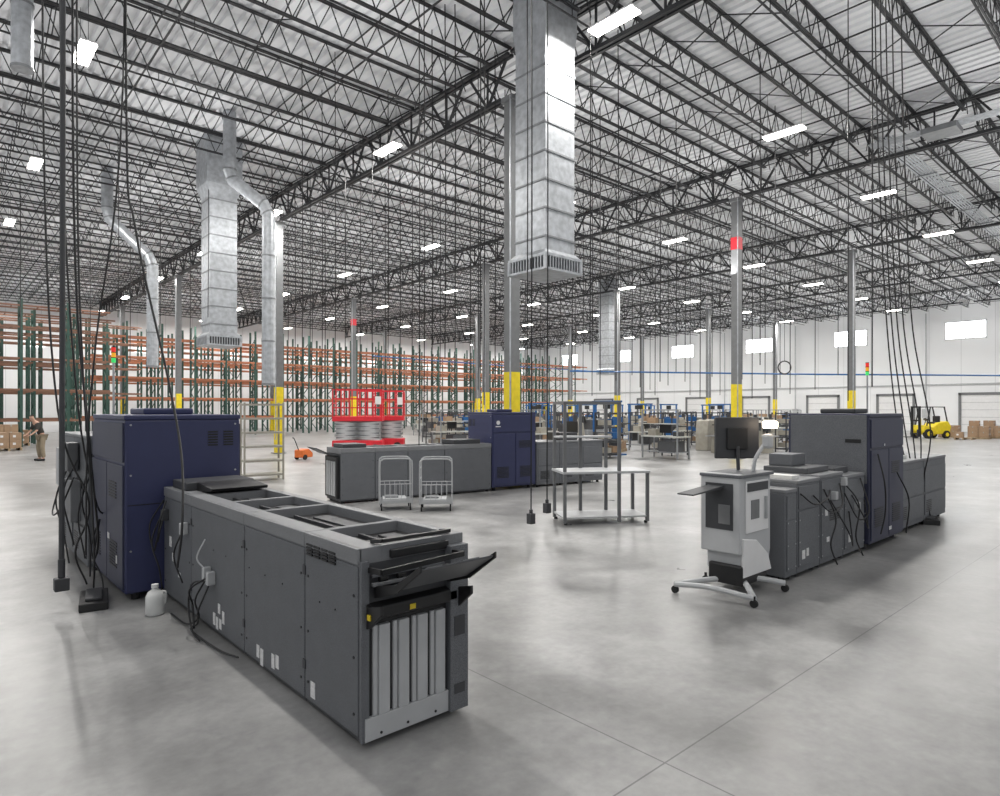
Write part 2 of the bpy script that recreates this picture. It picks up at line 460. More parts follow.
for i in range(5): b.cyl((22.5+i*.1,1.0,HC-1.1),(22.5+i*.1,7.3,HC-1.1),.024,n=6)
b.build("conduit",M_galv,ro)
MB().box(22.3,4.9,HC-1.3,23.1,5.8,HC-1.14).build("junction_box",M_galvd,ro)

o=MB().tube([W(41,4.5,4.4),W(41,12,4.3),W(41,20,4.2),W(41,28,4.15),W(41,34,4.1)],.05,n=6).build("compressed_air_pipe",M_blue)
lab(o,"long blue compressed air pipe run at mid height","air pipe")
o=MB().tube([(27,45.5,6.3),(40,45.5,6.2),(58,45.5,6.2)],.04,n=5).build("compressed_air_pipe",M_blue)
lab(o,"long blue compressed air pipe run at mid height","air pipe")

# ------------------------------------------------------------------ hanging cords
TOP=HC-.05
def bundle(cords,label,name="cable_bundle"):
    base=Vector(cords[0][0][0]); e=root(name,label,"cable bundle",(base.x,base.y,0),group="cable bundles")
    off=Vector((base.x,base.y,0))
    for pts,r in cords:
        MB().tube([Vector(p)-off for p in pts],r,n=6).build("cable",M_black,e)
    return e
def drop(d,px,zb,r=.012,box=True,mat=None):
    lat=(px-500)/637*d; x,y,_=W(d,lat)
    e=root("hanging_power_drop","black cord drop hanging from the roof","power drop",(x,y,0),group="hanging power drops")
    MB().tube([(0,0,TOP),(.02,0,(TOP+zb)/2),(0,0,zb+.1)],r,n=5).build("cord",mat or M_black,e)
    if box: MB().box(-.05,-.05,zb,.05,.05,zb+.16).cyl((0,0,zb+.16),(0,0,zb+.22),.03,n=8).build("connector_box",M_dgray,e,bevel=.008)
for d,px,zb in ((10.4,547,.22),(9.8,531,.15)): drop(d,px,zb,r=.011)
for d,px,zb in ((14,419,.9),(14.3,424,1.2),(16,478,2.3),(17,335,2.2),(17.5,302,1.9),(18,592,2.2),(20,600,2.4),(12.8,527,2.2),
                (22,700,2.2),(22,752,2.2),(24,790,2.4),(25,815,2.6),(26,655,2.4),(14,848,2.0),(28,560,2.4),(23,440,2.4),(26,385,2.6),(20,470,2.2),
                (30,690,2.5),(30,720,2.5),(19,322,2.2),(12.5,484,1.9),(11,872,2.2),(12,480,2.6),(13,590,3.0)):
    drop(d,px,zb,box=False, r=.012 if d<20 else .016)
for d,px,zb in ((21,345,2.2),(21,372,3),(25,400,3),(27,455,3),(16,432,2.4),(19,505,2.6),(24,583,2.8),(26,616,3),(28,640,2.8),(31,668,3),(27,685,3),(33,735,3),
                (29,765,3),(34,780,3),(30,325,3),(32,312,3.4),(28,295,3),(33,288,3.5),(34,235,3.5),(30,190,4),(29,130,4),
                (33,90,4),(35,60,4),(26,20,4.5),(22,208,5),(24,140,6),(36,540,3),(38,575,3),(18,660,2.6),(36,620,3),(38,650,3),(17,760,3),
                (15,445,3),(17,495,2.6),(21,412,3),(19,388,3),(22,360,3),(24,310,3),(18,572,3),(22,632,3),(20,676,3),(23,712,3),(25,742,3),(20,775,3),
                (22,838,3),(26,930,7),(16,618,4),(15,455,4.2),(27,525,3),(30,470,3),(31,345,3.4),(25,272,6),(28,160,5),(22,118,5)):
    drop(d,px,zb,box=False,r=.014 if d<25 else .018)
e=root("power_pole","grey conduit pole hanging from roof with socket box","power pole",W(6.0,-4.13))
MB().tube([(0,0,TOP),(.01,0,5),(0,0,.5)],.024,n=8).build("pole",M_dgray,e)
MB().box(-.06,-.05,.2,.06,.05,.32).cyl((0,0,.32),(0,0,.5),.032,n=8).build("socket_box",M_dgray,e,bevel=.01)
bundle([([W(6.2,-4.3,TOP),W(6.2,-4.27,5),W(6.3,-4.2,2.2),W(6.6,-4.2,1.0),W(7.2,-4.45,.7)],.009),
    ([W(6.2,-4.15,TOP),W(6.2,-4.15,4),W(6.25,-4.03,1.6),W(6.5,-4.1,.6),W(6.8,-4.35,.3),W(7.0,-4.4,.7)],.011),
    ([W(6.1,-4.05,TOP),W(6.1,-4.05,4.5),W(6.1,-4.0,2.4),W(6.15,-3.95,1.2),W(6.2,-3.95,.5),W(6.35,-4.05,.13)],.009),
    ([W(6.0,-4.3,TOP),W(6.0,-4.3,4.6),W(6.05,-4.2,1.9),W(6.2,-4.0,1.0),W(6.3,-4.2,.5),W(6.4,-4.15,.15)],.009)],
    "black power cables hanging down to the press")
bundle([([W(6.0,-3.52,TOP),W(6.0,-3.52,4.8),W(5.9,-3.38,3.6),W(5.75,-3.0,2.2),W(5.5,-2.75,1.5),W(5.25,-2.62,.95),W(5.25,-2.66,.6)],.010),
    ([W(6.0,-3.55,TOP),W(6.0,-3.55,5),W(6.0,-3.8,2.6),W(6.1,-3.95,1.6),W(6.15,-4.0,.5)],.008)],"black cables sweeping from roof to finisher")
cs=[]
for i,t in enumerate((5.85,5.93,6.02,6.12,6.26)):
    cs.append(([W(10.0,t,TOP),W(10.02,t+.06,7.5),W(10.1,t+.18,5.2),W(10.25,t+.38,3.2),W(10.45,t+.68+.03*i,1.6),W(10.6,6.85+.05*i,.7),W(10.75,7.02+.06*i,.12)],.010))
bundle(cs,"bundle of black power cables hanging beside the press")
c=Vector(W(30,13.4,3.9)); e=root("hose_coil","coiled dark hose hanging on a cord","hose",(c.x,c.y,0)); ring=[]
for i in range(13):
    a=i/12*2*math.pi; u=Vector((SY,-CY,0)); ring.append(tuple(u*math.cos(a)*.3+Vector((0,0,3.9+math.sin(a)*.3))))
MB().tube(ring,.03,n=6).build("coil",M_black,e)
MB().cyl((0,0,4.2),(0,0,TOP),.012,n=5).build("cord",M_black,e)

# ------------------------------------------------------------------ press equipment
def stickers(e,lst,y=-.004):
    for (x,z,w,h) in lst:
        MB().box(x,y,z,x+w,y+.004,z+h).build("sticker",M_label,e)
def engine(loc,rz,L=1.5,D=1.11,Hh=1.85,label="",main=M_navy,side=M_dnavy,topm=M_navy):
    e=root("press_engine",label,"printing press",loc,rz)
    b=MB()
    b.box(0,0,.08,L,D,Hh-.05,0); b.build("body",main,e,bevel=.015)
    b=MB().box(-.008,-.008,Hh-.05,L+.008,D+.008,Hh); b.build("top_cover",main,e,bevel=.012)
    g=.012
    for x0,x1,z0,z1 in ((.03,L*.52-g,.12,Hh-.5),(L*.52+g,L-.03,.12,Hh-.5),(.03,L-.03,Hh-.47,Hh-.08)):
        MB().box(x0,-.018,z0,x1,0,z1).build("access_panel",side,e,bevel=.006)
    for x0,x1,z0,z1 in ((.03,L*.5-g,.12,Hh-.1),(L*.5+g,L-.03,.12,Hh-.1)):
        MB().box(x0,D,z0,x1,D+.018,z1).build("access_panel",side,e,bevel=.006)
    for x0,z0,nn in ((L*.1,.3,9),(L*.62,.3,9),(L*.6,1.0,6)):
        v=MB()
        for i in range(nn): v.box(x0,-.024,z0+i*.03,x0+.34,-.018,z0+i*.03+.014)
        v.build("vent_grille",M_black,e)
    for xx,s_ in ((L,1),(0,-1)):
        for y0 in (D*.70,D*.70+.16):
            v=MB()
            for i in range(6): v.box(min(xx,xx+s_*.006),y0,1.52+i*.028,max(xx,xx+s_*.006),y0+.1,1.52+i*.028+.015)
            v.build("vent_grille",M_black,e)
        MB().box(min(xx,xx+s_*.004),.02,.95,max(xx,xx+s_*.004),D-.02,.958).build("panel_seam",M_black,e)
    for xx in (L+.002,-.002):
        for y in (.05,D-.05):
            for z in (.5,1.25,1.75): MB().cyl((xx-.005,y,z),(xx+.005,y,z),.01,n=8).build("screw",M_chrome,e)
    for x in (.12,L-.12):
        for y in (.12,D-.12): MB().cyl((x,y,0),(x,y,.09),.04,n=10).build("foot",M_black,e)
    MB().box(.35,.3,Hh,L*.62,D-.3,Hh+.07).build("top_unit",topm,e,bevel=.02)
    return e
def feeder(loc,rz,L,D=.85,Hh=1.1,label="",n=2,name="paper_feed_unit"):
    e=root(name,label,"paper feeder",loc,rz)
    w=L/n
    for i in range(n):
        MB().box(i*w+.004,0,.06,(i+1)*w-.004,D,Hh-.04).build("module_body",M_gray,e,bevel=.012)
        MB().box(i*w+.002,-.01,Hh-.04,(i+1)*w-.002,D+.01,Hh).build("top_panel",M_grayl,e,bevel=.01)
        MB().box(i*w+.05,-.015,.15,(i+1)*w-.05,0,.5).build("drawer",M_gray,e,bevel=.006)
        MB().box(i*w+.05,-.015,.53,(i+1)*w-.05,0,.95).build("drawer",M_gray,e,bevel=.006)
        v=MB()
        for k in range(7): v.box(i*w+.12,-.02,.2+k*.03,i*w+.4,-.014,.214+k*.03)
        v.build("vent_grille",M_black,e)
        for x in (i*w+.1,(i+1)*w-.1):
            for y in (.1,D-.1): MB().cyl((x,y,0),(x,y,.07),.035,n=10).build("foot",M_black,e)
    return e
def tray(e,x,y0,y1,z,ln,rise,s=1,mat=None,ins=True,th=.02):
    p=[(x,z),(x+s*ln*.45,z+rise*.30),(x+s*ln,z+rise),(x+s*ln,z+rise+th*.7),(x+s*ln*.45,z+rise*.30+th*1.3),(x,z+th*2)]
    MB().prism(p,y0,y1).build("exit_tray",mat or M_dgray,e,bevel=.004)
def finisher(loc,rz,segs,D=.82,Hh=1.12,label="",zb=.035):
    e=root("paper_finisher",label,"paper finisher",loc,rz)
    for x0,x1 in zip(segs[:-1],segs[1:]):
        MB().box(x0+.004,.008,zb,x1-.004,D,Hh-.11).build("module_body",M_dgray,e,bevel=.008)
        MB().box(x0+.006,-.004,zb+.03,x1-.006,.01,Hh-.10).build("side_panel",M_gray,e,bevel=.006)
        t=MB(); z0=Hh-.11; z1=Hh
        t.box(x0+.002,.004,z0,x1-.002,.15,z1).box(x0+.002,-.008,Hh-.09,x1-.002,.02,z1).box(x0+.002,D-.07,z0,x1-.002,D+.006,z1)
        n=2 if (x1-x0)>1.1 else 1
        w=(x1-x0)/n
        for i in range(n+1):
            xc=x0+i*w; t.box(max(x0+.002,xc-.028),.145,z0,min(x1-.002,xc+.028),D-.065,z1)
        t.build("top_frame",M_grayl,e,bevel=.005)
        MB().box(x0+.02,.12,Hh-.11,x1-.02,D-.05,Hh-.07).build("recess_panel",M_black,e)
        for i in range(n):
            xc=x0+(i+.5)*w
            MB().box(xc-w*.40,.34,Hh-.07,xc+w*.40,.36,Hh-.045).build("guide_rail",M_dgray,e)
            MB().box(xc-w*.30,.45,Hh-.07,xc+w*.30,.58,Hh-.055).build("recess_insert",M_dgray,e,bevel=.004)
        for x in (x0+.05,x1-.05):
            for z in (.18,.5,.85): MB().cyl((x,-.008,z),(x,.002,z),.009,n=8).build("screw",M_black,e)
        for x in (x0+.08,x1-.08):
            for y in (.08,D-.08): MB().cyl((x,y,0),(x,y,zb+.01),.035,n=10).build("foot",M_black,e)
    return e

# ---- foreground line (long side faces world -X)
R=-math.pi/2
fe=finisher((1.8,7.1,0),R,[.0,.9,2.2,3.24,3.92],D=.74,label="long dark grey paper finisher with recessed top and exit tray")
xe=3.92
for k in range(4):
    v=MB()
    for j in range(4): v.box(3.28+k*.1,-.014,.985+j*.02,3.28+k*.1+.08,-.004,.985+j*.02+.012)
    v.build("vent_grille",M_black,fe)
stickers(fe,[(3.33,.10,.06,.10),(2.72,.10,.05,.1),(2.79,.12,.05,.09),(2.45,.10,.05,.09),(2.52,.06,.05,.12),(1.5,.10,.05,.1),(1.57,.08,.05,.1),(1.65,.1,.05,.08),(1.62,.22,.05,.08),(1.72,.16,.05,.1),(.5,.3,.07,.05),(.2,.55,.07,.1),(.3,.42,.05,.08)],y=-.008)
for x in (2.3,2.6,2.9,1.2,1.5,1.8,3.45,3.65):
    MB().cyl((x,-.008,.72),(x,.0,.72),.006,n=6).build("screw",M_black,fe)
for x,z in ((2.2,.85),(2.2,.25),(3.24,.85),(3.24,.25),(.9,.85),(.9,.25)):
    MB().box(x-.018,-.012,z,x+.018,-.002,z+.06).build("hinge",M_dgray,fe,bevel=.003)
MB().box(xe,0,.035,xe+.03,.05,1.05).build("end_frame",M_gray,fe,bevel=.004)
MB().box(xe,.60,.035,xe+.06,.74,1.06).build("end_frame",M_gray,fe,bevel=.004)
for k in range(4):
    y=.075+k*.132; MB().box(xe,y,.17,xe+.03,y+.03,.68).box(xe,y+.034,.17,xe+.04,y+.105,.68).build("ribbed_panel",M_rib,fe,bevel=.005)
MB().box(xe,.05,.05,xe+.012,.60,.70).build("back_plate",M_black,fe)
MB().box(xe,.02,.04,xe+.04,.60,.17).build("bottom_plate",M_rib,fe,bevel=.004)
for y in (.12,.3,.5): MB().cyl((xe+.039,y,.07),(xe+.044,y,.07),.008,n=8).build("screw",M_black,fe)
MB().box(xe-.002,.05,.68,xe+.006,.60,1.03).build("outlet_slot",M_dgray,fe)
MB().box(xe+.006,.07,.90,xe+.04,.58,.92).build("roller_cover",M_grayl,fe,bevel=.004)
MB().box(xe+.006,.07,.95,xe+.03,.58,.965).build("roller_cover",M_gray,fe,bevel=.004)
for k in range(4): MB().cyl((xe+.02,.12+k*.12,.935),(xe+.02,.17+k*.12,.935),.016,n=10).build("roller",M_rub,fe)
tray(fe,xe+.02,.10,.60,.845,.44,.22,mat=M_mgray,th=.016)
for y0,y1 in ((.16,.26),(.40,.52)):
    MB().prism([(xe+.08,.893),(xe+.22,.935),(xe+.43,1.062),(xe+.43,1.072),(xe+.22,.945),(xe+.08,.903)],y0,y1).build("tray_insert",M_grayl,fe)
MB().prism([(xe+.24,.945),(xe+.36,1.02),(xe+.36,1.05),(xe+.24,.985)],.29,.36).build("tray_stop",M_black,fe,bevel=.004)
for y in (.085,.60):
    MB().prism([(xe+.02,.83),(xe+.24,.90),(xe+.47,1.06),(xe+.47,1.095),(xe+.24,.95),(xe+.02,.90)],y,y+.015).build("tray_edge",M_black,fe,bevel=.003)
for y in (.03,.66):
    MB().prism([(xe,.66),(xe+.06,.68),(xe+.18,.78),(xe+.18,.83),(xe+.06,.80),(xe,.82)],y,y+.022).build("tray_bracket",M_black,fe,bevel=.004)
MB().prism([(xe,.70),(xe+.06,.72),(xe+.06,.79),(xe,.81)],.05,.66).build("tray_support",M_black,fe,bevel=.01)
MB().box(xe+.05,.022,.73,xe+.08,.03,.76).build("warning_label",M_yl,fe)
MB().box(xe+.061,.30,.735,xe+.064,.34,.765).build("warning_label",M_yl,fe)
MB().bar((xe+.02,.05,1.0),(xe+.16,.05,1.01),.02,.03).bar((xe+.16,.05,1.01),(xe+.16,.62,1.03),.02,.03).bar((xe+.16,.62,1.03),(xe+.02,.62,1.02),.02,.03).build("paper_guide",M_black,fe)
MB().bar((xe-.10,.14,1.13),(xe+.02,.14,1.15),.02,.02).bar((xe+.02,.14,1.15),(xe+.02,.62,1.15),.02,.02).bar((xe+.02,.62,1.15),(xe-.10,.64,1.13),.02,.02).build("paper_guide",M_black,fe)
MB().box(xe-.32,.20,1.04,xe+.02,.62,1.09).build("top_exit_cover",M_black,fe,bevel=.008)
MB().box(xe+.06,.63,.5,xe+.064,.71,.62).build("frame_slot",M_dgray,fe)
MB().box(xe+.06,.63,.14,xe+.064,.71,.2).build("frame_slot",M_dgray,fe)
MB().box(.1,.05,1.12,.55,.7,1.2).build("purge_tray",M_dgray,fe,bevel=.01)
MB().prism([(.55,1.12),(.95,1.14),(.97,1.17),(.55,1.2)],.15,.68).build("purge_tray",M_black,fe,bevel=.008)
for x,z in ((1.4,.46),(1.5,.44),(.12,.8),(.75,.75)):
    MB().box(x,-.07,z,x+.06,-.004,z+.11).build("plug",M_rib if x>.5 else M_dgray,fe,bevel=.008)
for p in ([(1.43,-.05,.46),(1.40,-.12,.3),(1.3,-.06,.12),(1.1,-.1,.02),(.7,-.12,.02)],
          [(1.53,-.05,.44),(1.55,-.14,.25),(1.4,-.1,.1),(1.3,-.12,.02),(1.9,-.1,.02),(2.2,-.05,.03)],
          [(1.5,-.05,.5),(1.35,-.15,.38),(1.2,-.08,.2),(1.3,-.1,.03)],
          [(1.45,-.05,.46),(1.25,-.1,.4),(1.15,-.1,.2),(1.35,-.13,.04),(1.6,-.15,.02)],
          [(.15,-.05,.9),(.1,-.14,.6),(.2,-.1,.35),(.12,-.05,.1)],
          [(.2,-.04,1.0),(.3,-.12,.8),(.16,-.1,.6),(.1,-.04,.9)],
          [(.1,-.03,1.0),(.02,-.14,.75),(.08,-.12,.5),(.2,-.12,.62),(.15,-.05,.82)],
          [(.78,-.05,.78),(.7,-.1,.55),(.76,-.04,.3)]):
    MB().tube(p,.008,n=6).build("cable",M_black,fe)
MB().tube([(1.4,-.04,.8),(1.38,-.1,.65),(1.43,-.05,.55)],.007,n=6).build("cable",M_lgray,fe)

pe=engine((1.45,8.7,0),R,L=1.58,label="tall navy blue press engine docked to grey finisher")
stickers(pe,[(.9,.55,.09,.06),(1.3,.35,.05,.08)],y=-.026)
for p in ([(.2,-.05,1.4),(.3,-.16,.9),(.25,-.08,.5),(.4,-.1,.05)],[(.6,-.05,.7),(.7,-.14,.4),(.9,-.08,.15),(1.1,-.1,.02)],[(.1,-.04,1.2),(.0,-.15,.7),(.1,-.1,.2)]):
    MB().tube(p,.009,n=6).build("cable",M_black,pe)
fd=feeder((1.4,10.6,0),R,1.85,D=.95,Hh=1.6,label="dark grey paper feed unit beside the navy press")
MB().box(.2,-.10,.9,.7,-.015,1.4).build("control_box",M_rib,fd,bevel=.01)
MB().box(1.0,-.12,.55,1.5,-.015,1.05).build("control_box",M_grayl,fd,bevel=.01)
MB().box(1.05,-.13,1.15,1.35,-.015,1.5).build("control_box",M_mgray,fd,bevel=.01)
for p in ([(.9,-.05,1.2),(1.0,-.2,.8),(1.2,-.15,.4),(1.4,-.12,.05)],[(.5,-.05,1.1),(.7,-.2,.6),(1.3,-.2,.7),(1.6,-.1,1.1)],[(1.5,-.05,1.3),(1.55,-.2,.9),(1.6,-.1,.3)]):
    MB().tube(p,.010,n=6).build("cable",M_black,fd)
def strip(loc,rz,lbl):
    e=root("cable_floor_box",lbl,"floor box",loc,rz)
    MB().box(-.28,-.12,0,.28,.12,.08).build("base",M_black,e,bevel=.01)
    MB().box(-.2,-.07,.08,.2,.07,.11).build("lid",M_dgray,e,bevel=.008)
strip((1.22,7.3,0),math.radians(80),"black cable floor box beside the press")
strip(W(10.75,7.25),math.radians(20),"black cable floor box beside the press")
e=root("plastic_jug","white plastic jug standing beside the finisher","jug",(1.58,6.55,0),.3)
b=MB(); rings=[]
for z,r in ((0,.07),(.01,.08),(.17,.08),(.21,.06),(.235,.028),(.25,.026)):
    rings.append([(math.cos(a*math.pi/8)*r,math.sin(a*math.pi/8)*r,z) for a in range(16)])
b.loft(rings).build("jug_body",M_jug,e,smooth=True)
MB().cyl((0,0,.25),(0,0,.28),.032,n=14).build("cap",M_white,e)
MB().tube([(.06,0,.2),(.1,0,.18),(.1,0,.1),(.075,0,.07)],.012,n=8).build("handle",M_jug,e)

def tower(loc,h,label):
    e=root("signal_tower",label,"signal light",loc)
    MB().cyl((0,0,0),(0,0,h),.012,n=8).build("pole",M_chrome,e)
    for i,m in enumerate((M_tgreen,M_tamb,M_tred)):
        MB().cyl((0,0,h+i*.065),(0,0,h+i*.065+.055),.024,n=12).build("lens",m,e)
        MB().cyl((0,0,h+i*.065+.055),(0,0,h+(i+1)*.065),.026,n=12).build("ring",M_black,e)
tower((1.7,8.95,1.6),.88,"red amber green signal tower on top of press")
tower((10.75,3.5,1.855),.58,"red amber green signal tower on top of press")

# ---- right-hand line
p3=engine((9.45,3.05,0),0,L=1.4,D=1.08,label="tall dark navy press engine with open cables",main=M_dnavy,side=M_dnavy,topm=M_dgray)
MB().box(-.012,.03,.9,0,1.05,1.83).build("end_panel",M_gray,p3,bevel=.006)
MB().box(-.02,.1,1.45,-.012,.3,1.5).build("recess_handle",M_black,p3)
stickers(p3,[(.5,1.4,.03,.03),(.7,.2,.1,.05)],y=-.03)
for p in ([(.2,-.04,1.3),(.15,-.14,.9),(.3,-.1,.5),(.25,-.06,.2)],[(1.0,-.04,1.0),(1.15,-.15,.6),(1.2,-.1,.1)]):
    MB().tube(p,.010,n=6).build("cable",M_black,p3)
f3=root("paper_finisher","dark grey finisher modules with cables beside press","paper finisher",(7.3,3.1,0))
for x0,x1,hh in ((-.3,-.01,1.02),(0,.62,1.1),(.63,1.35,1.12),(1.36,2.1,1.06)):
    MB().box(x0,0,.05,x1,.82,hh-.04).build("module_body",M_gray,f3,bevel=.01)
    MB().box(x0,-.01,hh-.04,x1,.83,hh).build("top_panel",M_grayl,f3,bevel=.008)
    MB().box(x0+.03,-.012,.12,x1-.03,0,hh-.35).build("side_panel",M_gray,f3,bevel=.005)
    MB().box(x0+.03,-.012,hh-.33,x1-.03,0,hh-.07).build("side_panel",M_gray,f3,bevel=.005)
    for z in (.15,.4,.65):
        for x in (x0+.05,x1-.05): MB().cyl((x,-.016,z),(x,-.01,z),.009,n=8).build("screw",M_chrome,f3)
    for x in (x0+.08,x1-.08):
        for y in (.08,.74): MB().cyl((x,y,0),(x,y,.06),.035,n=10).build("foot",M_black,f3)
stickers(f3,[(.1,.2,.08,.1),(.22,.22,.06,.09),(.8,.3,.08,.06),(1.5,.2,.08,.1),(.75,.62,.08,.08)],y=-.018)
v=MB()
for k in range(6): v.box(.9,-.018,.55+k*.025,1.2,-.012,.562+k*.025)
v.build("vent_grille",M_black,f3)
MB().box(.65,.15,1.12,1.3,.7,1.19).build("upper_feeder",M_mgray,f3,bevel=.01)
MB().box(.8,.4,1.19,1.2,.7,1.34).build("upper_feeder",M_gray,f3,bevel=.01)
MB().box(1.5,.15,1.06,1.95,.6,1.14).build("upper_feeder",M_mgray,f3,bevel=.01)
MB().box(.1,.1,1.1,.3,.7,1.14).build("paper_stack",M_paper,f3)
for p in ([(.7,-.02,.95),(.8,-.12,.6),(.7,-.1,.3),(.9,-.1,.03)],[(1.3,-.02,1.0),(1.5,-.14,.7),(1.45,-.12,.3),(1.7,-.12,.02)],
          [(1.9,-.02,1.0),(1.8,-.16,.6),(1.6,-.1,.5),(1.3,-.04,.85)],[(.4,-.02,.9),(.6,-.14,.7),(1.0,-.12,.75),(1.2,-.02,.98)],[(.9,-.02,.8),(1.1,-.16,.4),(1.4,-.1,.2),(1.5,-.02,.6)],
          [(.05,-.02,.95),(.25,-.1,.82),(.6,-.1,.86),(.9,-.02,.92)],[(1.6,-.02,.8),(1.75,-.12,.5),(1.95,-.1,.35),(2.05,-.02,.7)]):
    MB().tube(p,.009,n=6).build("cable",M_black,f3)
for x,z in ((.95,.8),(1.25,.95),(1.7,.6)): MB().box(x,-.07,z,x+.07,-.0,z+.1).build("plug",M_rib,f3,bevel=.006)
f4=feeder((10.95,3.15,0),0,2.65,D=.85,Hh=1.1,label="grey paper feed cabinet at the end of press")
MB().box(.3,.15,1.1,1.0,.7,1.16).build("paper_stack",M_paper,f4)

# light grey trimmer unit on casters in front of the finisher
e=root("mobile_trimmer","slim light grey mobile trimmer with monitor and bright lamp","trimmer",(6.17,3.19,0))
MB().prism([(.04,.22),(.62,.18),(.68,.4),(.68,1.20),(.04,1.20)],.0,.40).build("body",M_lgray,e,bevel=.02)
MB().box(-.03,-.01,.42,.05,.43,1.24).build("side_cabinet",M_lgray,e,bevel=.012)
MB().box(-.036,.06,.66,-.03,.37,1.14).build("window_panel",M_dgray,e,bevel=.008)
MB().box(-.042,.09,.72,-.036,.22,.92).build("window_panel",M_colgray,e,bevel=.004)
MB().box(.10,-.014,.62,.60,.0,1.16).build("front_door",M_white,e,bevel=.01)
MB().box(.12,-.02,1.05,.58,-.014,1.14).build("control_strip",M_dgray,e,bevel=.004)
MB().box(.20,-.02,.76,.38,-.014,.96).build("inner_recess",M_colgray,e,bevel=.004)
MB().box(.50,-.04,.74,.53,-.014,.98).build("handle",M_chrome,e,bevel=.004)
MB().prism([(.02,.18),(.64,.18),(.56,.36),(.30,.54),(.02,.58)],-.03,.0).build("skirt",M_white,e,bevel=.01)
MB().box(.0,-.02,.09,.55,.36,.30).build("plinth",M_black,e,bevel=.02)
MB().box(-.04,-.03,1.20,.70,.44,1.235).build("top_plate",M_gray,e,bevel=.008)
b=MB()
P0=Vector(W(6.62,1.82))-Vector((6.17,3.19,0)); P1=Vector(W(6.12,2.44))-Vector((6.17,3.19,0)); P2=Vector(W(6.66,2.98))-Vector((6.17,3.19,0))
up=Vector((0,0,.09)); mid=Vector((.25,.12,.12))
b.tube([P0+up,(P0*.5+mid*.5)+Vector((0,0,.06)),mid,(P2*.5+mid*.5)+Vector((0,0,.06)),P2+up],.03,n=8)
b.tube([mid,(P1*.5+mid*.5)+Vector((0,0,.06)),P1+up],.03,n=8)
b.tube([P0+up,(P0*.55+P1*.45)+Vector((0,0,.12)),P1+up],.028,n=8)
b.build("base_frame",M_lgray,e)
for q in (P0,P1,P2,P0*.6+P2*.4+Vector((.25,.3,0))):
    MB().cyl((q.x-.015,q.y,.038),(q.x+.015,q.y,.038),.038,n=14).cyl((q.x,q.y,.05),(q.x,q.y,.11),.014,n=8).build("caster",M_rub,e)
MB().prism([(-.62,1.06),(-.03,1.09),(-.03,1.115),(-.62,1.075)],.16,.34).build("infeed_tray",M_dgray,e,bevel=.004)
MB().tube([(.52,.12,1.23),(.54,.10,1.38),(.66,.04,1.56)],.022,n=8).build("arm",M_lgray,e)
MB().box(.60,-.03,1.48,.70,.07,1.64).build("camera_head",M_lgray,e,bevel=.03)
MB().box(.61,-.07,1.70,.72,.07,1.78).build("lamp_head",M_tail,e,bevel=.02)
mcx,mcy,ang=.56,.34,math.radians(52)
ca,sa=math.cos(ang),math.sin(ang)
def mp(u,v,z): return (mcx+u*ca-v*sa,mcy+u*sa+v*ca,z)
def obox(u0,v0,z0,u1,v1,z1):
    q=MB(); q.v=[mp(u0,v0,z0),mp(u1,v0,z0),mp(u1,v1,z0),mp(u0,v1,z0),mp(u0,v0,z1),mp(u1,v0,z1),mp(u1,v1,z1),mp(u0,v1,z1)]
    q.f=[(0,3,2,1),(4,5,6,7),(0,1,5,4),(1,2,6,5),(2,3,7,6),(3,0,4,7)]; q.m=[0]*6; return q
obox(-.02,-.26,1.36,.03,.24,1.82).build("monitor",M_dgray,e,bevel=.012)
obox(.031,-.24,1.38,.034,.22,1.80).build("screen",M_screen,e)
obox(-.05,-.12,1.46,-.02,.12,1.70).build("monitor_back",M_black,e,bevel=.01)
MB().cyl(mp(-.06,0,1.23),mp(-.04,0,1.5),.02,n=8).build("monitor_stand",M_dgray,e)

# ---- middle line
a=math.radians(-8)
def loc2(t,y=0): return (6.2+math.cos(a)*t-math.sin(a)*y, 11.7+math.sin(a)*t+math.cos(a)*y, 0)
m2=finisher(loc2(0),a,[0,.75,1.5,2.4,3.64],label="long dark grey paper finisher with steel-framed end")
tray(m2,0,.1,.7,.95,.45,.18,s=-1)
MB().box(-.06,.05,.1,-.0,.75,.95).build("end_frame",M_black,m2,bevel=.01)
for k in range(4): MB().box(-.075,.12+k*.14,.15,-.06,.21+k*.14,.85).build("ribbed_panel",M_rib,m2)
MB().box(.1,.1,1.12,.6,.7,1.2).build("top_unit",M_dgray,m2,bevel=.01)
MB().box(2.7,.1,1.12,3.4,.7,1.22).build("top_unit",M_dgray,m2,bevel=.01)
e2=engine(loc2(3.66),a,L=1.28,D=1.08,label="navy blue press engine with white emblem",side=M_navy)
MB().cyl((.16,-.02,1.6),(.16,-.028,1.6),.05,n=16).build("emblem",M_white,e2)
MB().box(.09,-.026,1.5,.23,-.02,1.52).build("emblem",M_white,e2)
m4=feeder(loc2(4.96),a,2.2,D=.85,Hh=1.12,n=3,label="dark grey paper feed modules with control desk")
MB().box(.9,.2,1.12,1.5,.7,1.32).build("top_unit",M_dgray,m4,bevel=.01)
MB().box(1.55,.3,1.3,1.6,.8,1.6).bar((1.58,.5,1.12),(1.58,.5,1.4),.03,.03).build("monitor",M_black,m4)

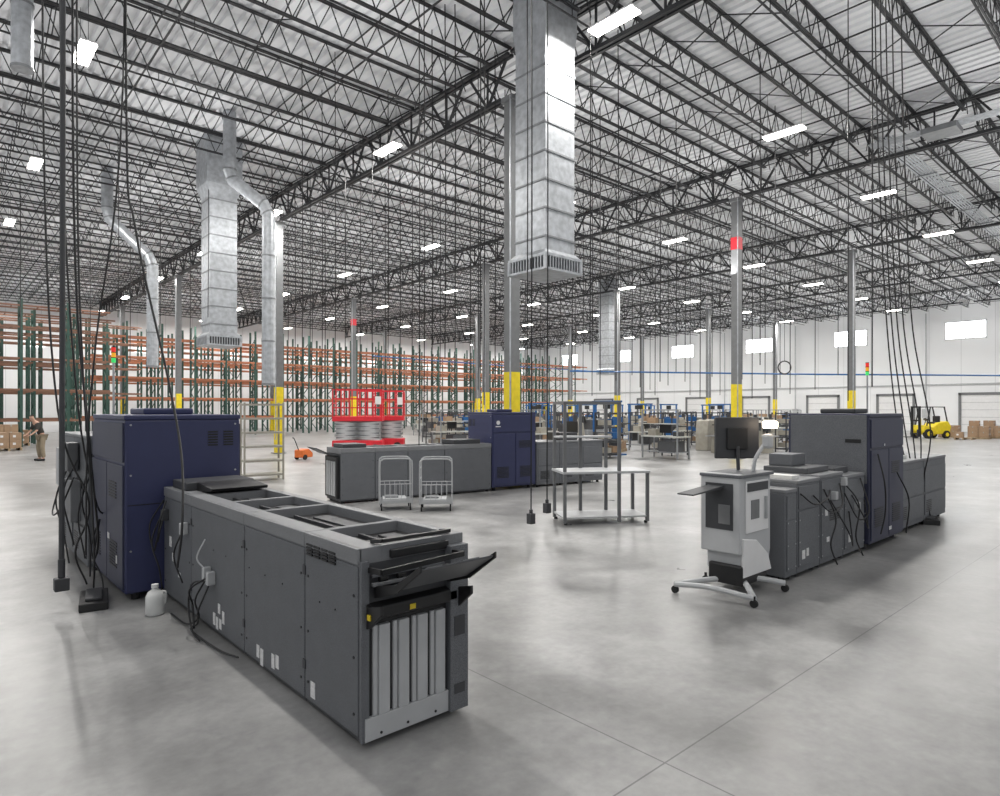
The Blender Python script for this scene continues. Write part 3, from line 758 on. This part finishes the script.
# ------------------------------------------------------------------ carts, table, shelf
def wirecart(loc,rz):
    e=root("wire_trolley","grey wire-frame trolley carrying papers","trolley",loc,rz,group="wire trolleys")
    for y in (-.28,.28):
        b=MB().tube([(-.3,y,.12),(-.3,y,.86),(-.27,y,.95),(-.2,y,.98),(.2,y,.98),(.27,y,.95),(.3,y,.86),(.3,y,.12)],.014,n=6,sub=3)
        for k in range(5): b.cyl((-.2+k*.1,y,.2),(-.2+k*.1,y,.5),.005,n=4)
        b.cyl((-.3,y,.5),(.3,y,.5),.008,n=5)
        b.build("frame",M_wire,e)
    for z in (.35,.6,.8): MB().cyl((-.3,-.28,z),(-.3,.28,z),.008,n=5).build("cross_wire",M_wire,e)
    b=MB().box(-.3,-.28,.14,.3,.28,.17)
    for k in range(7): b.box(-.3,-.28+k*.09,.17,.3,-.275+k*.09,.19)
    b.build("tray",M_wire,e)
    MB().box(-.24,-.22,.18,.2,.22,.22).build("paper_stack",M_lgray,e)
    MB().box(-.2,-.1,.22,.05,.15,.25).build("paper_stack",M_post,e)
    for x in (-.27,.27):
        for y in (-.25,.25): MB().cyl((x-.012,y,.05),(x+.012,y,.05),.05,n=12).cyl((x,y,.06),(x,y,.14),.012,n=6).build("caster",M_rub,e)
    return e
w1=wirecart(W(12.3,-2.02),math.radians(-30))
dup(w1,W(12.2,-1.22),math.radians(-38))

e=root("metal_work_table","two-tier steel work table with tall open post frame","table",W(10.95,1.72),math.radians(-32))
for x,y,h in ((-.72,-.33,2.02),(-.72,.33,2.02),(.72,-.33,.86),(.72,.33,.86),(.22,-.33,2.02),(.22,.33,2.02),(-.25,.33,2.02)):
    MB().bar((x,y,.03),(x,y,h),.05,.05).build("post",M_tpost,e)
for p,q in (((-.745,-.33,2.02),(.245,-.33,2.02)),((-.745,.33,2.02),(.245,.33,2.02)),((-.72,-.33,2.02),(-.72,.33,2.02)),((.22,-.33,2.02),(.22,.33,2.02))):
    MB().bar(p,q,.05,.05).build("top_rail",M_tpost,e)
MB().box(-.74,.05,1.42,.24,.35,1.45).build("upper_shelf",M_lgray,e,bevel=.004)
MB().box(-.76,-.37,.84,.76,.37,.88).build("table_top",M_lgray,e,bevel=.005)
MB().box(-.74,-.35,.1,.74,.35,.13).build("lower_shelf",M_lgray,e,bevel=.005)
for x in (-.7,.7):
    for y in (-.31,.31): MB().cyl((x,y,0),(x,y,.04),.03,n=10).build("foot",M_black,e)

def shelfunit(loc,rz,w=1.1,d=.5,h=2.0,levels=5,mat=None,label="white metal open shelving unit",name="shelving_unit",group=None):
    e=root(name,label,"shelf",loc,rz,group)
    for x in (-w/2,w/2):
        for y in (-d/2,d/2): MB().bar((x,y,0),(x,y,h),.045,.045).build("post",mat or M_white,e)
    for i in range(levels):
        z=.15+(h-.2)*i/(levels-1); MB().box(-w/2,-d/2,z-.03,w/2,d/2,z+.02).build("shelf",mat or M_white,e)
    return e
shelfunit(W(17.4,-6.5),math.radians(-10),w=1.0,h=2.1,d=.55,levels=6,mat=mk("pale_shelf",(.38,.36,.31),.5),label="pale metal open shelving unit beside column")

# ------------------------------------------------------------------ scissor lifts
def scissor(loc,rz):
    e=root("scissor_lift","red scissor lift with guard rails and white scissor stack","scissor lift",loc,rz,group="scissor lifts")
    b=MB().box(-1.1,-.42,.12,1.1,.42,.55); b.build("chassis",M_red,e,bevel=.03)
    for x in (-.8,.8):
        for y in (-.44,.44): MB().cyl((x,y-.07,.19),(x,y+.07,.19),.19,n=18).build("wheel",M_rub,e)
    z=.58
    for k in range(4):
        b=MB()
        for y in (-.32,.32):
            b.bar((-1.0,y,z),(1.0,y,z+.18),.05,.09); b.bar((-1.0,y,z+.18),(1.0,y,z),.05,.09)
        b.build("scissor_arm",M_lgray,e)
        z+=.2
    MB().box(-.95,-.26,.55,.95,.26,1.42).build("stack_core",M_post,e)
    MB().box(-1.1,-.42,1.40,1.1,.42,1.62).build("platform",M_red,e,bevel=.02)
    b=MB()
    for y in (-.40,.40):
        for x in (-1.07,-.7,-.35,0,.35,.7,1.07): b.bar((x,y,1.6),(x,y,2.8),.05,.05)
        for zz in (2.0,2.4,2.8): b.bar((-1.07,y,zz),(1.07,y,zz),.05,.05)
    for x in (-1.07,1.07):
        for zz in (2.2,2.8): b.bar((x,-.40,zz),(x,.40,zz),.05,.05)
    b.build("guard_rail",M_red,e)
    MB().box(.8,-.54,2.15,1.05,-.41,2.5).build("control_box",M_white,e,bevel=.01)
    return e
s1=scissor(W(28.6,-6.35),math.radians(-38))
dup(s1,W(30.6,-5.7),math.radians(-38))

# ------------------------------------------------------------------ forklift
e=root("forklift","yellow forklift truck with black mast and overhead guard","forklift",W(43,29.0),math.radians(150))
b=MB().prism([(-1.1,.3),(.9,.25),(1.0,.5),(.9,.9),(.2,.75),(-.2,1.05),(-1.0,1.15),(-1.25,.8)],-.5,.5); b.build("body",M_yellow,e,bevel=.05)
b=MB()
for y in (-.45,.45):
    b.bar((-.95,y,1.1),(-.7,y,2.1),.06,.06).bar((.7,y,.8),(.4,y,2.1),.06,.06).bar((-.75,y,2.1),(.45,y,2.1),.06,.06)
for k in range(5): b.bar((-.7+.26*k,-.45,2.1),(-.7+.26*k,.45,2.1),.04,.04)
b.build("overhead_guard",M_black,e)
b=MB()
for y in (-.3,.3): b.box(1.05,y-.05,.1,1.18,y+.05,2.15)
for z in (.3,1.2,2.1): b.box(1.07,-.3,z-.05,1.15,.3,z+.05)
b.build("mast",M_black,e)
for y in (-.25,.25): MB().box(1.18,y-.06,.08,2.2,y+.06,.12).box(1.18,y-.06,.08,1.23,y+.06,.6).build("fork",M_steelblk,e)
for x,r in ((.65,.32),(-.8,.26)):
    for y in (-.5,.5): MB().cyl((x,y-.1,r),(x,y+.1,r),r,n=18).cyl((x,y-.11,r),(x,y+.11,r),r*.5,n=12,m=1).build("wheel",[M_rub,M_yellow],e)
MB().box(-.5,-.25,.95,-.1,.25,1.1).box(-.6,-.25,1.0,-.48,.25,1.5).build("seat",M_black,e,bevel=.03)
MB().tube([(.45,0,.85),(.3,0,1.25)],.02,n=6).cyl((.31,0,1.22),(.28,0,1.28),.16,n=14).build("steering_wheel",M_black,e)

# ------------------------------------------------------------------ pallet racks
def rack(levels,HT,mu,mb,label,group,L=2.75,bh=.09,uw=.05):
    e=root("pallet_rack",label,"pallet rack",group=group)
    b=MB()
    for y in (0,1.07): b.box(-uw,y-.04,0,uw,y+.04,HT)
    z=.2
    while z<HT-1.2:
        b.bar((0,0,z),(0,1.07,z+.6),.045,.045); b.bar((0,1.07,z+.6),(0,0,z+1.2),.045,.045); z+=1.2
    b.build("upright_frame",mu,e)
    for z in levels:
        b=MB()
        for y in (0,1.07): b.box(uw,y-.03,z,L-uw,y+.03,z+bh)
        for k in range(2): b.box(.7+k*.9,0,z+.02,.74+k*.9,1.07,z+.06)
        b.build("shelf_beam",mb,e)
    return e
r0=rack((1.3,2.7,4.1,5.5,6.9),8.0,M_green,M_orange,"green and orange steel pallet rack bay, empty","pallet racking",L=2.2,bh=.11,uw=.065)
k=0
for y in (49.5,52.6,55.4,60.6):
    for i in range(23):
        x=8.0+i*2.2
        if k==0: r0.location=(x,y,0)
        else: dup(r0,(x,y,0))
        k+=1
r1=rack((1.3,2.9,4.5,6.1,7.2),7.6,M_green,M_brown,"dark green steel pallet rack with few shelves","green racking",L=2.0,bh=.09,uw=.06)
r1.location=(-1.5,44,0)
for x,y in ((.5,44),(2.5,44),(4.5,44),(6.5,44),(-1.5,46.6),(.5,46.6),(2.5,46.6),(4.5,46.6),(6.5,46.6),(8.5,46.6),(1.6,40.5),(3.6,40.5),(5.6,40.5),(-.4,40.5),(-.5,50.2),(1.5,50.2),(3.5,50.2),(5.5,50.2)): dup(r1,(x,y,0))

# ------------------------------------------------------------------ pallets and cartons
PAL=None
def pallet(loc,rz):
    global PAL
    if PAL is None:
        b=MB()
        for k in range(6): b.box(-.6,-.5+k*.18,.11,.6,-.4+k*.18,.13)
        for y in (-.45,0,.42): b.box(-.6,y-.04,.02,.6,y+.04,.11); b.box(-.6,y-.05,0,.6,y+.05,.02)
        PAL=lab(b.build("pallet",M_wood,loc=loc,rz=rz),"flat wooden shipping pallet on the floor","pallet","pallets"); return PAL
    o=PAL.copy(); COL.objects.link(o); o.location=loc; o.rotation_euler=(0,0,rz); return o
BX={}
def carton(loc,rz,w,d,h):
    key=(w,d,h)
    if key not in BX:
        b=MB().box(-w/2,-d/2,0,w/2,d/2,h,0).box(-.03,-d/2-.002,h*.7,.03,d/2+.002,h+.002,1).box(-w/2-.002,-.01,h*.4,-w/2,.1,h*.7,2)
        o=lab(b.build("cardboard_box",[M_card,M_tan,M_label],loc=loc,rz=rz,bevel=.005),"brown cardboard box with packing tape","cardboard box","cardboard boxes"); BX[key]=o; return
    o=BX[key].copy(); COL.objects.link(o); o.location=loc; o.rotation_euler=(0,0,rz)
def stack(d,lat,rz,nx=2,nz=2,w=.55,dd=.45,h=.35):
    x,y,_=W(d,lat); pallet((x,y,0),rz)
    for i in range(nx):
        for j in range(2):
            for kk in range(nz):
                if kk==nz-1 and random.random()<.3: continue
                lx=(i-(nx-1)/2)*(w+.02); ly=(j-.5)*(dd+.02)
                carton((x+lx*math.cos(rz)-ly*math.sin(rz),y+lx*math.sin(rz)+ly*math.cos(rz),.131+kk*(h+.003)),rz,w,dd,h)
for d,lat,nz in ((30,-23.2,2),(31.5,-24.6,3),(34,-25.8,2),(33,-21.8,1),(42,31.6,3),(43,33.4,3),(41,29.9,1),(44,35.5,2),(44.5,31.4,2)):
    stack(d,lat,random.choice((0,math.pi/2))+.05,nz=nz)

# ------------------------------------------------------------------ work area
def bench():
    e=root("workbench","packing workbench with shelf and monitor","workbench",group="workbenches")
    b=MB()
    for x in (-.85,.85):
        for y in (-.35,.35): b.bar((x,y,0),(x,y,.86),.05,.05)
        b.bar((x,.35,.86),(x,.35,1.9),.05,.05)
    b.bar((-.85,.35,1.9),(.85,.35,1.9),.05,.05); b.build("frame",M_post,e)
    MB().box(-.9,-.4,.84,.9,.4,.89).build("bench_top",M_pale,e)
    MB().box(-.85,-.35,.25,.85,.35,.28).build("lower_shelf",M_post,e)
    MB().box(-.8,.15,1.35,.8,.4,1.38).build("upper_shelf",M_pale,e)
    MB().box(-.3,.0,1.0,.25,.04,1.33).bar((0,.02,.89),(0,.02,1.05),.04,.04).build("monitor",M_black,e)
    MB().box(.35,-.2,.89,.75,.15,1.15).build("bin",M_tan,e)
    MB().box(-.75,-.2,.89,-.45,.1,1.05).build("bin",M_dgray,e)
    MB().box(-.7,-.3,.28,.1,.3,.7).build("bin",M_mgray,e)
    MB().box(.2,.17,1.38,.6,.38,1.6).build("carton",M_card,e)
    return e
def mach():
    e=root("milling_machine","pale machine tool with dark head and control panel","machine",group="shop machines")
    b=MB().prism([(-.5,0),(.5,0),(.45,.7),(.2,.8),(.15,1.3),(-.1,1.45),(-.4,1.4),(-.5,.8)],-.3,.3); b.build("body",M_tan,e,bevel=.03)
    MB().box(.15,-.16,.95,.42,.16,1.35).cyl((.3,0,.8),(.3,0,.95),.05,n=10).build("head",M_dgray,e,bevel=.02)
    MB().box(.2,-.4,.72,.7,.4,.77).build("work_table",M_chrome,e)
    MB().box(.1,-.6,1.0,.25,-.52,1.35).bar((.1,-.55,1.2),(0,-.28,1.2),.04,.04).build("control_panel",M_dgray,e)
    MB().cyl((-.2,0,1.45),(-.2,0,1.7),.08,n=10).build("motor",M_dgray,e)
    return e
def bframe():
    e=root("blue_lifting_frame","slim blue steel frame with overhead beam and hoist","lifting frame",group="blue frames")
    b=MB().bar((-.8,0,0),(-.8,0,2.3),.08,.08).bar((.8,0,0),(.8,0,2.3),.08,.08).bar((-.9,0,2.26),(.9,0,2.26),.08,.08)
    b.box(-.95,-.25,0,-.65,.25,.06).box(.65,-.25,0,.95,.25,.06); b.build("frame",M_blue,e)
    MB().box(-.12,-.1,1.95,.12,.1,2.2).cyl((0,0,1.5),(0,0,1.95),.02,n=6).build("hoist",M_steelblk,e)
    MB().box(-.55,-.3,.5,.55,.3,.95).build("work_bed",M_mgray,e)
    for x in (-.45,.45): MB().box(x-.05,-.25,0,x+.05,.25,.5).build("leg",M_dgray,e)
    return e
def conveyor():
    e=root("roller_conveyor","grey roller conveyor section on legs","conveyor",group="conveyors")
    b=MB()
    for y in (-.3,.3): b.box(-1.0,y-.02,.7,1.0,y+.02,.8)
    for x in (-.9,.9):
        for y in (-.3,.3): b.bar((x,y,0),(x,y,.72),.05,.05)
        b.bar((x,-.3,.3),(x,.3,.3),.04,.04)
    b.build("frame",M_mgray,e)
    b=MB()
    for k in range(13): b.cyl((-.92+k*.15,-.28,.77),(-.92+k*.15,.28,.77),.03,n=8)
    b.build("roller_bed",M_chrome,e)
    MB().box(-.7,-.22,.80,-.3,.2,1.1).build("carton",M_card,e)
    MB().box(.1,-.22,.80,.6,.2,1.25).build("print_head",M_dgray,e)
    return e
def packer():
    e=root("packing_machine","enclosed packing machine with dark window and screen","machine",group="packing machines")
    MB().box(-.8,-.4,.15,.7,.4,.95).build("body",M_post,e,bevel=.02)
    MB().box(-.5,-.36,.95,.4,.36,1.45).build("hood",M_mgray,e,bevel=.03)
    MB().box(-.45,-.37,1.0,.35,-.36,1.4).build("window_panel",M_black,e)
    MB().box(-.4,.36,1.0,.3,.37,1.4).build("window_panel",M_black,e)
    MB().box(.5,-.3,1.3,.55,.1,1.6).bar((.52,-.1,.95),(.52,-.1,1.35),.04,.04).build("screen",M_black,e)
    MB().box(-1.1,-.3,.78,-.8,.3,.84).build("infeed_table",M_chrome,e)
    MB().box(-.75,-.41,.25,-.1,-.4,.85).build("door",M_pale,e)
    MB().box(.0,-.41,.25,.65,-.4,.85).build("door",M_dgray,e)
    for x in (-.7,.6):
        for y in (-.3,.3): MB().cyl((x,y,0),(x,y,.16),.04,n=8).build("foot",M_black,e)
    return e
protos=[bench(),mach(),shelfunit((0,0,0),0,1.0,.5,1.8,4,M_dgray,"dark steel shelf cart with bins","shelf_cart","shelf carts"),bframe(),conveyor(),packer()]
for z in (.22,.77,1.3):
    MB().box(-.4,-.2,z,-.05,.2,z+.25).build("bin",M_card if z<.5 else M_blue,protos[2]); MB().box(.05,-.2,z,.4,.2,z+.2).build("bin",M_tan,protos[2])
rng=random.Random(21)
used=[(x,y,.5) for x,y in COLS]+[(W(28.6,-6.35)[0],W(28.6,-6.35)[1],1.6),(W(30.6,-5.7)[0],W(30.6,-5.7)[1],1.6)]
placed=[0]*6
order=[2,0,1,4,3,2,5,0,1,2,'s',1,5,4,0,1,2,5,0,1,3,0]
tries=0; n=0
while n<175 and tries<40000:
    tries+=1
    t=order[n%len(order)]
    px=rng.uniform(425,790); d=rng.uniform(24,54)
    if px>690 and d<28: continue
    if px<520 and d<30: continue
    if px<570 and d<27: continue
    if t==3 and (px<530 or px>730): continue
    lat=(px-500)/637*d; x,y,_=W(d,lat)
    rr={0:.98,1:.75,2:.6,3:1.0,4:1.08,5:.98,'s':.8}[t]
    if any((x-a)**2+(y-c)**2<(rr+q)**2 for a,c,q in used): 
        if tries%60==0: n+=1
        continue
    if y>48.0: continue
    used.append((x,y,rr)); n+=1
    if t=='s': stack(d,lat,rng.uniform(0,3),nz=rng.choice((1,2)))
    else:
        rz=rng.choice((0,math.pi/2,-math.pi/2,math.pi))+rng.uniform(-.15,.15)
        if placed[t]==0: protos[t].location=(x,y,0); protos[t].rotation_euler=(0,0,rz)
        else: dup(protos[t],(x,y,0),rz)
        placed[t]+=1

e=root("floor_cleaner","orange walk-behind floor machine","floor machine",W(24.5,-7.55),.4)
MB().prism([(-.3,.08),(.3,.08),(.3,.25),(.08,.42),(-.3,.38)],-.2,.2).build("body",M_orange2,e,bevel=.04)
MB().tube([(-.26,0,.35),(-.5,0,.8),(-.6,0,.85)],.018,n=6).build("handle",M_black,e)
for y in (-.2,.2): MB().cyl((-.15,y-.03,.1),(-.15,y+.03,.1),.1,n=14).build("wheel",M_rub,e)
bl=None
for i,y in enumerate((10.5,15.8,17.2,22.0,23.6,28.6,30.2)):
    if bl is None:
        bl=lab(MB().cyl((0,0,0),(0,0,1.1),.08,n=12).cyl((0,0,1.1),(0,0,1.15),.08,.03,n=12).build("bollard",M_yellow,loc=(WX-1.2,y,0)),"yellow steel bollard by dock door","bollard","bollards")
    else:
        o=bl.copy(); COL.objects.link(o); o.location=(WX-1.2,y,0)

# ------------------------------------------------------------------ person
def skinmesh(name,verts,edges,rad,mat,parent,sub=2,rootv=0):
    me=bpy.data.meshes.new(name); me.from_pydata(verts,edges,[]); me.materials.append(mat)
    o=bpy.data.objects.new(name,me); COL.objects.link(o); o.parent=parent
    md=o.modifiers.new("skin",'SKIN')
    if not me.skin_vertices: 
        return o
    for i,r in enumerate(rad):
        sv=me.skin_vertices[0].data[i]; sv.radius=(r,r*.85)
    me.skin_vertices[0].data[rootv].use_root=True
    s=o.modifiers.new("sub",'SUBSURF'); s.levels=1; s.render_levels=sub
    md.use_smooth_shade=True
    return o
pr=root("person","person in dark shirt and khaki trousers leaning over cartons","person",W(23.9,-17.2),math.radians(200))
V=[(0,0,.95),(.05,0,1.12),(.14,0,1.3),(.2,0,1.42),(.26,0,1.5),(.33,0,1.6),(.36,0,1.68),
   (0,.09,.9),(.03,.1,.5),(-.03,.1,.1),(.1,.11,.05),
   (0,-.09,.9),(.06,-.1,.5),(0,-.1,.1),(.13,-.11,.05),
   (.18,.17,1.4),(.25,.2,1.15),(.4,.15,1.0),(.46,.13,.97),
   (.18,-.17,1.4),(.25,-.2,1.15),(.4,-.15,1.0),(.46,-.13,.97)]
E=[(0,1),(1,2),(2,3),(3,4),(4,5),(5,6),(0,7),(7,8),(8,9),(9,10),(0,11),(11,12),(12,13),(13,14),(3,15),(15,16),(16,17),(17,18),(3,19),(19,20),(20,21),(21,22)]
Rr=[.13,.12,.13,.10,.055,.095,.08,.085,.06,.04,.04,.085,.06,.04,.04,.055,.042,.03,.032,.055,.042,.03,.032]
skinmesh("body",V,E,Rr,M_skin,pr)
skinmesh("shirt",[V[i] for i in (0,1,2,3,15,16,19,20)],[(0,1),(1,2),(2,3),(3,4),(4,5),(3,6),(6,7)],[.15,.145,.155,.125,.075,.06,.075,.06],M_shirt,pr)
skinmesh("trousers",[V[i] for i in (0,7,8,9,11,12,13)],[(0,1),(1,2),(2,3),(0,4),(4,5),(5,6)],[.15,.11,.085,.07,.11,.085,.07],M_pants,pr)
skinmesh("hair",[(.31,0,1.66),(.33,0,1.72)],[(0,1)],[.1,.09],M_hair,pr)
for sy in (1,-1):
    MB().box(-.06,sy*.1-.05,0,.2,sy*.1+.05,.09).build("shoe",M_black,pr,bevel=.03)
    for k in range(5):
        yy=sy*(.10+.018*k); ln=(.06,.08,.085,.08,.065)[k]
        MB().tube([(.46,yy,.97),(.46+ln*.6,yy,.955),(.46+ln,yy,.925)],.009,n=6,sub=3).build("finger",M_skin,pr)

# ------------------------------------------------------------------ world, camera
w=bpy.data.worlds.new("World"); S.world=w; w.use_nodes=True
bg=w.node_tree.nodes["Background"]; bg.inputs[0].default_value=(.95,.97,1,1); bg.inputs[1].default_value=.45
cd=bpy.data.cameras.new("camera"); co=bpy.data.objects.new("camera",cd); COL.objects.link(co)
co.location=(0,0,H); co.rotation_euler=(math.pi/2,0,math.radians(-42))
cd.sensor_width=36; cd.lens=36*.637; cd.shift_y=.012; cd.clip_end=300
S.camera=co
S.view_settings.view_transform='Standard'
S.view_settings.exposure=.12
